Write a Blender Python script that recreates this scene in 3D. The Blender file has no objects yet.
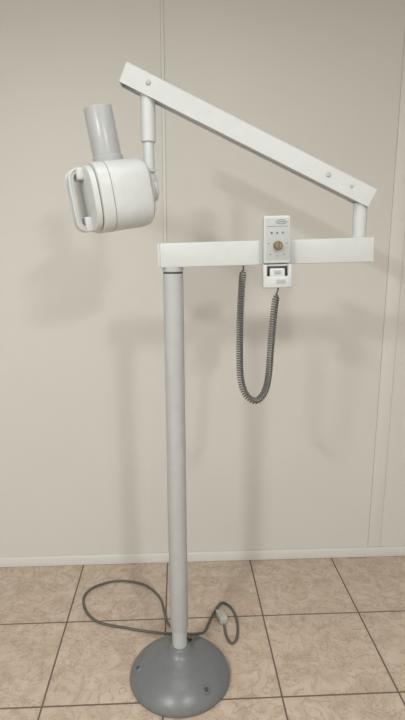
import bpy, bmesh, math, random
from mathutils import Vector, Matrix
random.seed(4)
sc = bpy.context.scene
try:
    sc.view_settings.view_transform = 'Standard'
    sc.view_settings.look = 'None'
except Exception: pass

# ------------------------------------------------------------ materials
def mat(name, col, rough=0.5, metal=0.0, noise=0.0, nscale=30, bump=0.0, bscale=200, spec=0.5):
    m = bpy.data.materials.new(name); m.use_nodes = True
    nt = m.node_tree; b = nt.nodes['Principled BSDF']
    b.inputs['Roughness'].default_value = rough
    b.inputs['Metallic'].default_value = metal
    b.inputs['Specular IOR Level'].default_value = spec
    tc = nt.nodes.new('ShaderNodeTexCoord')
    n = nt.nodes.new('ShaderNodeTexNoise'); n.inputs['Scale'].default_value = nscale; n.inputs['Detail'].default_value = 4
    nt.links.new(tc.outputs['Object'], n.inputs['Vector'])
    r = nt.nodes.new('ShaderNodeValToRGB')
    lo = [c*(1-noise) for c in col]; hi = [min(1, c*(1+noise)) for c in col]
    r.color_ramp.elements[0].color = (*lo, 1); r.color_ramp.elements[0].position = .3
    r.color_ramp.elements[1].color = (*hi, 1); r.color_ramp.elements[1].position = .7
    nt.links.new(n.outputs['Fac'], r.inputs['Fac'])
    nt.links.new(r.outputs['Color'], b.inputs['Base Color'])
    if bump > 0:
        n2 = nt.nodes.new('ShaderNodeTexNoise'); n2.inputs['Scale'].default_value = bscale
        nt.links.new(tc.outputs['Object'], n2.inputs['Vector'])
        bp = nt.nodes.new('ShaderNodeBump'); bp.inputs['Strength'].default_value = bump; bp.inputs['Distance'].default_value = .002
        nt.links.new(n2.outputs['Fac'], bp.inputs['Height']); nt.links.new(bp.outputs['Normal'], b.inputs['Normal'])
    return m

M_white = mat('white_enamel', (.55,.585,.59), .35, noise=.02)
M_head  = mat('head_enamel', (.57,.605,.61), .38, noise=.02)
M_col   = mat('column_enamel', (.43,.455,.465), .3, noise=.03)
M_cone  = mat('cone_plastic', (.40,.42,.43), .28, noise=.03)
M_base  = mat('base_hammered_grey', (.150,.162,.172), .34, noise=.05, nscale=60, bump=.10, bscale=160)
M_dark  = mat('dark_grey', (.05,.05,.052), .5)
M_gap   = mat('gap_grey', (.26,.27,.27), .5)
M_cord  = mat('cord_grey', (.125,.125,.12), .5, noise=.05)
M_cable = mat('cable_grey', (.11,.103,.085), .5, noise=.08)
M_plug  = mat('plug_grey', (.46,.47,.42), .5)
M_brass = mat('knob_brass', (.33,.25,.16), .3, metal=.7, noise=.05)
M_steel = mat('steel', (.45,.45,.45), .3, metal=.9)
M_panel = mat('panel_label', (.44,.47,.475), .45, noise=.02)
M_ink   = mat('print_ink', (.11,.12,.13), .6)
M_green = mat('led_green', (.10,.20,.14), .4)
M_wall  = mat('wall_panel', (.63,.628,.600), .42, noise=.012, nscale=1.5, spec=.35)
M_seam  = mat('wall_seam', (.42,.415,.39), .6)
M_trim  = mat('trim_pvc', (.665,.665,.64), .4, noise=.01)
M_ceil  = mat('ceiling_paint', (.7,.7,.69), .8)

# floor tiles
def floor_mat():
    T=.407
    m = bpy.data.materials.new('ceramic_tiles'); m.use_nodes = True
    nt = m.node_tree; L = nt.links.new; b = nt.nodes['Principled BSDF']
    tc = nt.nodes.new('ShaderNodeTexCoord')
    mp = nt.nodes.new('ShaderNodeMapping'); mp.inputs['Location'].default_value = (.060, -1.90, 0)
    L(tc.outputs['Object'], mp.inputs['Vector'])
    sc_ = nt.nodes.new('ShaderNodeVectorMath'); sc_.operation='SCALE'; sc_.inputs['Scale'].default_value = 1/T
    L(mp.outputs['Vector'], sc_.inputs[0])
    fl = nt.nodes.new('ShaderNodeVectorMath'); fl.operation='FLOOR'; L(sc_.outputs[0], fl.inputs[0])
    wn = nt.nodes.new('ShaderNodeTexWhiteNoise'); wn.noise_dimensions='2D'; L(fl.outputs[0], wn.inputs['Vector'])
    off = nt.nodes.new('ShaderNodeVectorMath'); off.operation='SCALE'; off.inputs['Scale'].default_value=13
    L(wn.outputs['Color'], off.inputs[0])
    add = nt.nodes.new('ShaderNodeVectorMath'); add.operation='ADD'; L(mp.outputs['Vector'], add.inputs[0]); L(off.outputs[0], add.inputs[1])
    n1 = nt.nodes.new('ShaderNodeTexNoise'); n1.inputs['Scale'].default_value=10; n1.inputs['Detail'].default_value=8; n1.inputs['Roughness'].default_value=.62; n1.inputs['Distortion'].default_value=1.8
    L(add.outputs[0], n1.inputs['Vector'])
    s1 = nt.nodes.new('ShaderNodeMath'); s1.operation='SUBTRACT'; s1.inputs[1].default_value=.5; L(n1.outputs['Fac'], s1.inputs[0])
    a1 = nt.nodes.new('ShaderNodeMath'); a1.operation='ABSOLUTE'; L(s1.outputs[0], a1.inputs[0])
    r1 = nt.nodes.new('ShaderNodeValToRGB'); L(a1.outputs[0], r1.inputs['Fac'])
    e=r1.color_ramp.elements; e[0].position=0; e[0].color=(1,1,1,1); e[1].position=.028; e[1].color=(0,0,0,1)
    n2 = nt.nodes.new('ShaderNodeTexNoise'); n2.inputs['Scale'].default_value=16; n2.inputs['Detail'].default_value=6; n2.inputs['Distortion'].default_value=.8
    L(add.outputs[0], n2.inputs['Vector'])
    r2 = nt.nodes.new('ShaderNodeValToRGB'); L(n2.outputs['Fac'], r2.inputs['Fac'])
    e=r2.color_ramp.elements; e[0].position=.35; e[0].color=(.455,.365,.285,1); e[1].position=.65; e[1].color=(.565,.475,.39,1)
    mx = nt.nodes.new('ShaderNodeMixRGB'); mx.inputs['Color2'].default_value=(.31,.22,.16,1)
    vm = nt.nodes.new('ShaderNodeMath'); vm.operation='MULTIPLY'; vm.inputs[1].default_value=.65; L(r1.outputs['Color'], vm.inputs[0])
    L(vm.outputs[0], mx.inputs['Fac']); L(r2.outputs['Color'], mx.inputs['Color1'])
    br = nt.nodes.new('ShaderNodeTexBrick'); br.offset=0; br.squash=1
    br.inputs['Scale'].default_value=1; br.inputs['Brick Width'].default_value=T; br.inputs['Row Height'].default_value=T
    br.inputs['Mortar Size'].default_value=.0034; br.inputs['Mortar Smooth'].default_value=.1
    L(mp.outputs['Vector'], br.inputs['Vector'])
    m2 = nt.nodes.new('ShaderNodeMixRGB'); m2.inputs['Color2'].default_value=(.15,.11,.085,1)
    L(br.outputs['Fac'], m2.inputs['Fac']); L(mx.outputs['Color'], m2.inputs['Color1'])
    L(m2.outputs['Color'], b.inputs['Base Color'])
    rr = nt.nodes.new('ShaderNodeMapRange'); rr.inputs['To Min'].default_value=.3; rr.inputs['To Max'].default_value=.8
    L(br.outputs['Fac'], rr.inputs['Value']); L(rr.outputs[0], b.inputs['Roughness'])
    bp = nt.nodes.new('ShaderNodeBump'); bp.invert=True; bp.inputs['Strength'].default_value=.6; bp.inputs['Distance'].default_value=.002
    L(br.outputs['Fac'], bp.inputs['Height']); L(bp.outputs['Normal'], b.inputs['Normal'])
    return m
M_floor = floor_mat()

# ------------------------------------------------------------ mesh helpers
def finish(bm, name, m, parent=None, smooth=True, mw=None, ang=35):
    bmesh.ops.recalc_face_normals(bm, faces=bm.faces)
    me = bpy.data.meshes.new(name); bm.to_mesh(me); bm.free()
    if smooth:
        for p in me.polygons: p.use_smooth = True
        try: me.set_sharp_from_angle(angle=math.radians(ang))
        except Exception: pass
    o = bpy.data.objects.new(name, me); sc.collection.objects.link(o)
    me.materials.append(m)
    if mw is not None: o.matrix_basis = mw
    if parent: o.parent = parent
    return o
def box(name, x0,x1,y0,y1,z0,z1, m, parent=None, bev=0.0, seg=3, mw=None):
    bm = bmesh.new(); bmesh.ops.create_cube(bm, size=1)
    for v in bm.verts:
        v.co = Vector((x0+(v.co.x+.5)*(x1-x0), y0+(v.co.y+.5)*(y1-y0), z0+(v.co.z+.5)*(z1-z0)))
    if bev>0: bmesh.ops.bevel(bm, geom=bm.edges[:], offset=bev, segments=seg, profile=.5, affect='EDGES')
    return finish(bm, name, m, parent, smooth=bev>0, mw=mw)
def lathe(name, prof, m, parent=None, mw=None, seg=64, ang=35):
    bm = bmesh.new(); rings=[]
    for r,z in prof:
        if r<1e-6: rings.append([bm.verts.new((0,0,z))])
        else: rings.append([bm.verts.new((r*math.cos(2*math.pi*i/seg), r*math.sin(2*math.pi*i/seg), z)) for i in range(seg)])
    for a,b in zip(rings[:-1], rings[1:]):
        for i in range(seg):
            j=(i+1)%seg
            if len(a)==1 and len(b)==1: continue
            if len(a)==1: bm.faces.new((a[0],b[i],b[j]))
            elif len(b)==1: bm.faces.new((a[i],a[j],b[0]))
            else: bm.faces.new((a[i],a[j],b[j],b[i]))
    return finish(bm, name, m, parent, mw=mw, ang=ang)
def cyl(name, p0, p1, r, m, parent=None, r2=None, bev=.002, seg=40):
    p0=Vector(p0); p1=Vector(p1); d=p1-p0; L=d.length; r2=r if r2 is None else r2
    mw = Matrix.Translation(p0) @ d.to_track_quat('Z','Y').to_matrix().to_4x4()
    return lathe(name, [(0,0),(r-bev,0),(r,bev),(r2,L-bev),(r2-bev,L),(0,L)], m, parent, mw, seg)
def catmull(pts, n=10):
    P=[Vector(p) for p in pts]; P=[2*P[0]-P[1]]+P+[2*P[-1]-P[-2]]; out=[]
    for i in range(1,len(P)-2):
        for k in range(n):
            t=k/n; a,b,c,d=P[i-1],P[i],P[i+1],P[i+2]
            out.append(.5*((2*b)+(c-a)*t+(2*a-5*b+4*c-d)*t*t+(3*b-a-3*c+d)*t**3))
    out.append(P[-2]); return out
def tube(name, pts, r, m, parent=None, seg=10, flat=None):
    bm=bmesh.new(); rings=[]; up=None; n=len(pts)
    for i,p in enumerate(pts):
        t=(pts[min(i+1,n-1)]-pts[max(i-1,0)]).normalized()
        if up is None: up = t.orthogonal().normalized() if flat is None else Vector(flat)
        up=(up-t*up.dot(t)).normalized(); s=t.cross(up)
        rings.append([bm.verts.new(p+r*(math.cos(2*math.pi*k/seg)*up+math.sin(2*math.pi*k/seg)*s)) for k in range(seg)])
    for a,b in zip(rings[:-1],rings[1:]):
        for k in range(seg): bm.faces.new((a[k],a[(k+1)%seg],b[(k+1)%seg],b[k]))
    bm.faces.new(rings[0]); bm.faces.new(rings[-1])
    return finish(bm,name,m,parent,ang=60)
def ribbon(name, pts, w, t, m, parent, wdir, mw=None, bev=.003):
    bm=bmesh.new(); rings=[]; n=len(pts); W=Vector(wdir).normalized()
    for i,p in enumerate(pts):
        tg=(pts[min(i+1,n-1)]-pts[max(i-1,0)]).normalized(); s=tg.cross(W).normalized()
        c=[]
        for a,b in ((-1,-1),(1,-1),(1,1),(-1,1)):
            for dx,dy in (((0,1),(1,0)) if a*b<0 else ((1,0),(0,1))):
                c.append(bm.verts.new(p + W*a*(w/2-bev*dx) + s*b*(t/2-bev*dy)))
        rings.append(c)
    for a,b in zip(rings[:-1],rings[1:]):
        for k in range(8): bm.faces.new((a[k],a[(k+1)%8],b[(k+1)%8],b[k]))
    bm.faces.new(rings[0]); bm.faces.new(rings[-1])
    return finish(bm,name,m,parent,mw=mw,ang=50)

# ------------------------------------------------------------ room
WY=2.31
box('floor', -2.3,2.3,-2.2,WY+.1,-.08,0, M_floor)
box('wall_back', -2.3,2.3,WY,WY+.1,0,2.75, M_wall)
box('wall_left', -2.4,-2.3,-2.2,WY+.1,0,2.75, M_wall)
box('wall_right', 2.3,2.4,-2.2,WY+.1,0,2.75, M_wall)
box('wall_front', -2.3,2.3,-2.3,-2.2,0,2.75, M_wall)
box('ceiling', -2.3,2.3,-2.2,WY+.1,2.75,2.83, M_ceil)
box('baseboard_back', -2.3,2.3,WY-.014,WY,0,.05, M_trim, bev=.004)
def joint(name, x, w):
    e = bpy.data.objects.new(name, None); sc.collection.objects.link(e)
    box('profile', x-w/2,x+w/2,WY-.003,WY,.05,2.75, M_trim, e, bev=.0012)
    box('groove_a', x-w/2-.0018,x-w/2,WY-.0008,WY,.05,2.75, M_seam, e)
    box('groove_b', x+w/2,x+w/2+.0018,WY-.0008,WY,.05,2.75, M_seam, e)
    return e
joint('trim_1', -.048, .012)
joint('trim_2', .972, .062)
joint('trim_3', -1.075, .012)

# ------------------------------------------------------------ dental x-ray machine
U = bpy.data.objects.new('dental_xray_machine', None); sc.collection.objects.link(U)
CY=math.radians(2.8)
cx,cy=-.080,1.60
U.location=(cx*math.cos(CY)+cy*math.sin(CY), -cx*math.sin(CY)+cy*math.cos(CY), 0)
U.rotation_euler=(0,0,-CY)

lathe('base', [(0,0),(.174,0),(.179,.004),(.180,.012),(.176,.022),(.168,.034),(.152,.050),(.130,.066),(.104,.080),(.078,.092),(.056,.103),(.042,.115),(.037,.128),(.034,.133),(0,.133)], M_base, U, seg=96, ang=60)
for i,a in enumerate((-52,190,70)):
    a=math.radians(a); r=.146
    p=Vector((r*math.cos(a), r*math.sin(a), .050)); n=Vector((.55*math.cos(a),.55*math.sin(a),.83))
    cyl(f'base_boss_{i+1}', p-n*.008, p+n*.009, .018, M_base, U, r2=.014)
    cyl(f'base_screw_{i+1}', p+n*.004, p+n*.0098, .008, M_dark, U, bev=.001)
# the column stands with a very slight lean to the left
CL = Matrix.Rotation(math.radians(-.38),4,'Y')
def on_col(z): return CL@Vector((0,0,z))
cyl('column_foot', on_col(.125),on_col(.215), .0262, M_col, U)
lathe('column', [(0,.20),(.029,.20),(.0312,.205),(.0312,1.429),(.029,1.432),(.029,1.436),(.0315,1.438),(.0315,1.452),(0,1.452)], M_col, U, mw=CL)
cyl('column_neck_gap', on_col(1.4315),on_col(1.4365), .0300, M_dark, U, bev=.0005)

tilt=math.radians(-1.6)
B = Matrix.Translation((-.004,0,1.486)) @ Matrix.Rotation(tilt,4,'Y')
box('beam', -.042,.586,-.027,.027,-.036,.036, M_white, U, bev=.003, mw=B)
box('beam_end_cap_left', -.050,-.041,-.028,.028,-.037,.037, M_white, U, bev=.003, mw=B)
box('beam_end_cap_right', .585,.592,-.028,.028,-.037,.037, M_white, U, bev=.003, mw=B)

ax0,az0,ax1,az1 = -.138,1.984,.572,1.650
d=Vector((ax1-ax0,0,az1-az0)); Lr=d.length; ang=math.atan2(-(az1-az0),(ax1-ax0))
A = Matrix.Translation((ax0,0,az0)) @ Matrix.Rotation(ang,4,'Y')
def armz(x): return az0+(x-ax0)*(az1-az0)/(ax1-ax0)
def channel():
    bm=bmesh.new(); h=.028; w=.028; t=.003
    prof=[(-w,-h),(-w,h-.004),(-w+.004,h),(w-.004,h),(w,h-.004),(w,-h),(w-t,-h),(w-t,h-t),(-w+t,h-t),(-w+t,-h)]
    r0=[bm.verts.new((0,y,z)) for y,z in prof]; r1=[bm.verts.new((Lr,y,z)) for y,z in prof]
    for k in range(len(prof)): bm.faces.new((r0[k],r0[(k+1)%len(prof)],r1[(k+1)%len(prof)],r1[k]))
    bm.faces.new(r0); bm.faces.new(r1)
    return finish(bm,'upper_arm_channel',M_white,U,mw=A,ang=30)
channel()
box('upper_arm_lower_rod', .04,Lr-.03,-.021,.021,-.024,-.010, M_white, U, bev=.002, mw=A)
box('upper_arm_end_left', -.003,.0,-.028,.028,-.028,.028, M_white, U, bev=.001, mw=A)
box('upper_arm_end_right', Lr,Lr+.003,-.028,.028,-.028,.028, M_white, U, bev=.001, mw=A)
for i,s in enumerate((.073,.640,.715)):
    p=A@Vector((s,-.028,.002 if i else .004)); r=.0065 if i!=2 else .0045
    cyl(f'arm_pivot_{i+1}', p+Vector((0,.001,0)), p+Vector((0,-.004,0)), r, M_col, U, bev=.0015, seg=24)
xr_=.548
cyl('right_post', (xr_,0,1.520),(xr_,0,armz(xr_)-.024), .0205, M_white, U)
cyl('right_post_top', (xr_,0,armz(xr_)-.032),(xr_,0,armz(xr_)-.005), .015, M_white, U)
cyl('right_post_collar', (xr_,0,1.518),(xr_,0,1.529), .0225, M_white, U)
px=-.076
cyl('left_post_upper', (px,0,1.805),(px,0,armz(px)-.012), .0215, M_white, U)
cyl('left_post_lower', (px,0,1.725),(px,0,1.81), .0165, M_white, U)
cyl('left_post_collar', (px,0,1.722),(px,0,1.735), .0185, M_white, U)

# x-ray head
hc=Vector((-.156,-.022,1.656))
Hm = Matrix.Translation(hc) @ Matrix.Rotation(math.radians(27),4,'Z') @ Matrix.Rotation(math.radians(-9),4,'Y')
H = bpy.data.objects.new('xray_head', None); sc.collection.objects.link(H); H.parent=U; H.matrix_basis=Hm
def drum(name, stations, m, parent, n=80, pw=3.1):
    bm=bmesh.new(); rings=[]
    for x,ry,rz in stations:
        ring=[]
        for i in range(n):
            t=2*math.pi*i/n; c,s=math.cos(t),math.sin(t)
            k=(abs(c)**pw+abs(s)**pw)**(-1/pw)
            ring.append(bm.verts.new((x, ry*k*c, rz*k*s)))
        rings.append(ring)
    for a,b in zip(rings[:-1],rings[1:]):
        for k in range(n): bm.faces.new((a[k],a[(k+1)%n],b[(k+1)%n],b[k]))
    bm.faces.new(rings[0]); bm.faces.new(rings[-1])
    return finish(bm,name,m,parent,ang=32)
drum('housing', [(-.088,.092,.091),(-.086,.0955,.0945),(-.082,.097,.096),(.044,.097,.096),(.058,.094,.092),(.068,.084,.082),(.074,.068,.068)], M_head, H)
drum('housing_seam', [(-.0555,.0975,.0965),(-.0535,.0975,.0965)], M_gap, H)
drum('face_gap', [(-.093,.087,.086),(-.086,.087,.086)], M_gap, H)
drum('face_plate', [(-.108,.083,.081),(-.106,.089,.087),(-.101,.091,.090),(-.092,.091,.090)], M_head, H)
hp=[(-.098,0,.078),(-.122,0,.078),(-.138,0,.068),(-.142,0,.045),(-.142,0,0),(-.142,0,-.045),(-.138,0,-.070),(-.122,0,-.080),(-.098,0,-.080)]
ribbon('handle', catmull(hp,8), .050, .015, M_head, H, (0,1,0), bev=.004)
box('handle_pad_top', -.126,-.102,-.030,.030,.052,.086, M_head, H, bev=.006)
box('handle_pad_bottom', -.126,-.102,-.030,.030,-.088,-.046, M_head, H, bev=.006)
lathe('cone', [(0,.085),(.043,.085),(.043,.108),(.040,.111),(.0395,.236),(.0385,.238),(.0355,.238),(.035,.13),(0,.13)], M_cone, H, mw=Matrix.Translation((-.018,0,0)) @ Matrix.Rotation(math.radians(-1.5),4,'Y'))
cyl('pivot_disc', (.068,0,.005),(.092,0,.005), .042, M_head, H, bev=.004)
cyl('pivot_cap', (.092,0,.005),(.108,0,.005), .034, M_head, H, bev=.004)
cyl('pivot_screw', (.108,0,.005),(.112,0,.005), .010, M_gap, H, bev=.001)
pe=Hm@Vector((.098,0,.012))
tube('yoke', catmull([(px,0,1.735),(px+.001,0,1.722),(px+.008,0.004,1.706),(px+.012,.012,1.69),(pe.x,pe.y,pe.z+.015),(pe.x,pe.y,pe.z)],8), .0125, M_head, U, seg=20)

# control box on beam
PB=bpy.data.objects.new('control_box',None); sc.collection.objects.link(PB); PB.parent=U; PB.rotation_euler=(0,tilt,0)
PB.location=(.337,0,0)
z0=1.464
box('case', -.038,.038,-.068,-.027,z0,z0+.134, M_white, PB, bev=.004)
box('label_plate', -.033,.033,-.0695,-.0675,z0+.010,z0+.127, M_panel, PB, bev=.0008)
lathe('badge', [(0,0),(.0155,0),(.0155,.001),(0,.001)], M_ink, PB, mw=Matrix.Translation((.012,-.0692,z0+.116)) @ Matrix.Rotation(math.radians(90),4,'X') @ Matrix.Diagonal((1,.42,1,1)))
lathe('badge_inner', [(0,0),(.0138,0),(.0138,.001),(0,.001)], M_panel, PB, mw=Matrix.Translation((.012,-.0697,z0+.116)) @ Matrix.Rotation(math.radians(90),4,'X') @ Matrix.Diagonal((1,.36,1,1)))
box('badge_bar', .003,.021,-.0712,-.0705,z0+.1152,z0+.1168, M_ink, PB)
box('label_line', -.030,.030,-.0701,-.0694,z0+.1035,z0+.1045, M_ink, PB)
for i,x in enumerate((-.016,.0,.016)):
    cyl(f'led_{i+1}', (x,-.069,z0+.086),(x,-.071,z0+.086), .0030, M_green if i else M_ink, PB, bev=.0006, seg=16)
for i,(x,z) in enumerate(((-.024,.055),(.027,.055),(-.02,.024),(.0,.020),(.02,.024))):
    box(f'dial_mark_{i+1}', x-.003,x+.003,-.0700,-.0694,z0+z,z0+z+.0018, M_ink, PB)
cyl('knob_skirt', (.002,-.069,z0+.050),(.002,-.073,z0+.050), .0135, M_brass, PB)
cyl('knob', (.002,-.072,z0+.050),(.002,-.092,z0+.050), .0120, M_brass, PB, r2=.010)
box('knob_pointer', .0010,.0030,-.0935,-.0915,z0+.044,z0+.058, M_dark, PB)
box('holder_back', -.041,.041,-.060,-.027,z0-.072,z0-.002, M_white, PB, bev=.003)
box('holder_left', -.042,-.030,-.082,-.056,z0-.070,z0-.003, M_white, PB, bev=.004)
box('holder_right', .030,.042,-.082,-.056,z0-.070,z0-.003, M_white, PB, bev=.004)
box('holder_front', -.034,.034,-.084,-.070,z0-.070,z0-.036, M_white, PB, bev=.004)
box('holder_void', -.031,.031,-.0615,-.0595,z0-.060,z0-.008, M_dark, PB)
box('handset', -.022,.022,-.078,-.060,z0-.066,z0-.014, M_head, PB, bev=.005)
box('handset_button', -.010,.010,-.081,-.077,z0-.030,z0-.019, M_cone, PB, bev=.002)
box('holder_slot', -.004,.022,-.0850,-.0838,z0-.058,z0-.046, M_cone, PB, bev=.0003)

# coiled cord
xl,xr=.198,.284
ctl=[(xl+.006,0,1.458),(xl+.005,-.004,1.436),(xl+.001,-.012,1.40),(xl-.003,-.02,1.30),(xl-.003,-.025,1.18),(xl+.001,-.03,1.11),(xl+.014,-.035,1.066),(xl+.036,-.040,1.044),(xl+.058,-.045,1.048),(xl+.076,-.05,1.080),(xr-.002,-.055,1.13),(xr+.001,-.058,1.20),(xr+.005,-.062,1.28),(xr+.010,-.066,1.35),(xr+.016,-.068,1.385),(xr+.022,-.068,1.405)]
path=catmull(ctl,40)
S=[0]
for a,b in zip(path[:-1],path[1:]): S.append(S[-1]+(b-a).length)
tot=S[-1]
def at(s):
    s=max(0,min(tot,s))
    lo=0; hi=len(S)-1
    while hi-lo>1:
        m_=(lo+hi)//2
        if S[m_]<=s: lo=m_
        else: hi=m_
    t=(s-S[lo])/max(1e-9,S[hi]-S[lo]); return path[lo].lerp(path[hi],t)
pitch=.0074; ppt=12; N=int(tot/pitch*ppt); pts=[]
for i in range(N+1):
    s=tot*i/N; p=at(s); t=(at(s+.002)-at(s-.002)).normalized()
    yv=Vector((0,1,0)); u=(yv-t*yv.dot(t)).normalized(); w=t.cross(u)
    R=.0088*min(1,max(0,(s-.015)/.012),max(0,(tot-.03-s)/.012)); th=2*math.pi*i/ppt
    pts.append(p+R*(math.cos(th)*u+math.sin(th)*w))
tube('coiled_cord', pts, .0027, M_cord, U, seg=6)

# power cable (unit-local coordinates)
cab=[(.022,.004,.16),(.036,.012,.150),(.036,.055,.105),(.0,.10,.085),(-.05,.15,.05),(-.10,.20,.012),(-.21,.23,.006),(-.36,.276,.006),(-.435,.385,.006),(-.425,.48,.006),(-.32,.54,.006),(-.19,.515,.006),(-.112,.43,.006),(-.082,.337,.006),(-.062,.25,.02),(-.04,.17,.06),(-.012,.105,.095),(.03,.075,.11),(.065,.12,.075),(.09,.20,.02),(.118,.30,.006),(.160,.385,.006),(.200,.36,.006),(.222,.28,.006),(.218,.19,.006),(.195,.150,.006),(.175,.19,.006),(.168,.24,.012)]
tube('power_cable', catmull(cab,12), .0052, M_cable, U, seg=10)
PG=Matrix.Translation((.160,.285,.016)) @ Matrix.Rotation(math.radians(-72),4,'Z')
box('plug_body', -.034,.028,-.017,.017,-.013,.015, M_plug, U, bev=.005, mw=PG)
for i,y in enumerate((-.008,.008)):
    q0=PG@Vector((-.034,y,0)); q1=PG@Vector((-.053,y,0)); cyl(f'plug_pin_{i+1}', q0,q1,.0024,M_steel,U,bev=.0006,seg=12)

# ------------------------------------------------------------ lights
def lamp(name,x,y,sx,sy,power,col=(1,.985,.955)):
    e=bpy.data.objects.new(name,None); sc.collection.objects.link(e)
    box('housing', x-sx/2-.03,x+sx/2+.03,y-sy/2-.03,y+sy/2+.03,2.70,2.75, M_ceil, e, bev=.005)
    l=bpy.data.lights.new('tube_light','AREA'); l.shape='RECTANGLE'; l.size=sx; l.size_y=sy; l.energy=power; l.color=col
    o=bpy.data.objects.new('tube_light',l); sc.collection.objects.link(o); o.location=(x,y,2.69); o.parent=e
lamp('ceiling_lamp',-1.35,-1.0,.16,.5,76)
lamp('ceiling_lamp.001',.80,-.9,.16,.5,46)
lamp('floor_fill_lamp',-.1,.9,1.2,.3,9)  # weak soft overhead fill, added to light the floor
w=bpy.data.worlds.new('world'); sc.world=w; w.use_nodes=True
w.node_tree.nodes['Background'].inputs[0].default_value=(.9,.88,.85,1); w.node_tree.nodes['Background'].inputs[1].default_value=.1

# ------------------------------------------------------------ camera
cam=bpy.data.cameras.new('camera'); co=bpy.data.objects.new('camera',cam); sc.collection.objects.link(co)
co.location=(0,0,1.5); co.rotation_euler=(math.radians(90-11.9),0,-CY)
cam.sensor_fit='VERTICAL'; cam.sensor_height=36; cam.lens=26
cam.clip_start=.05
sc.camera=co
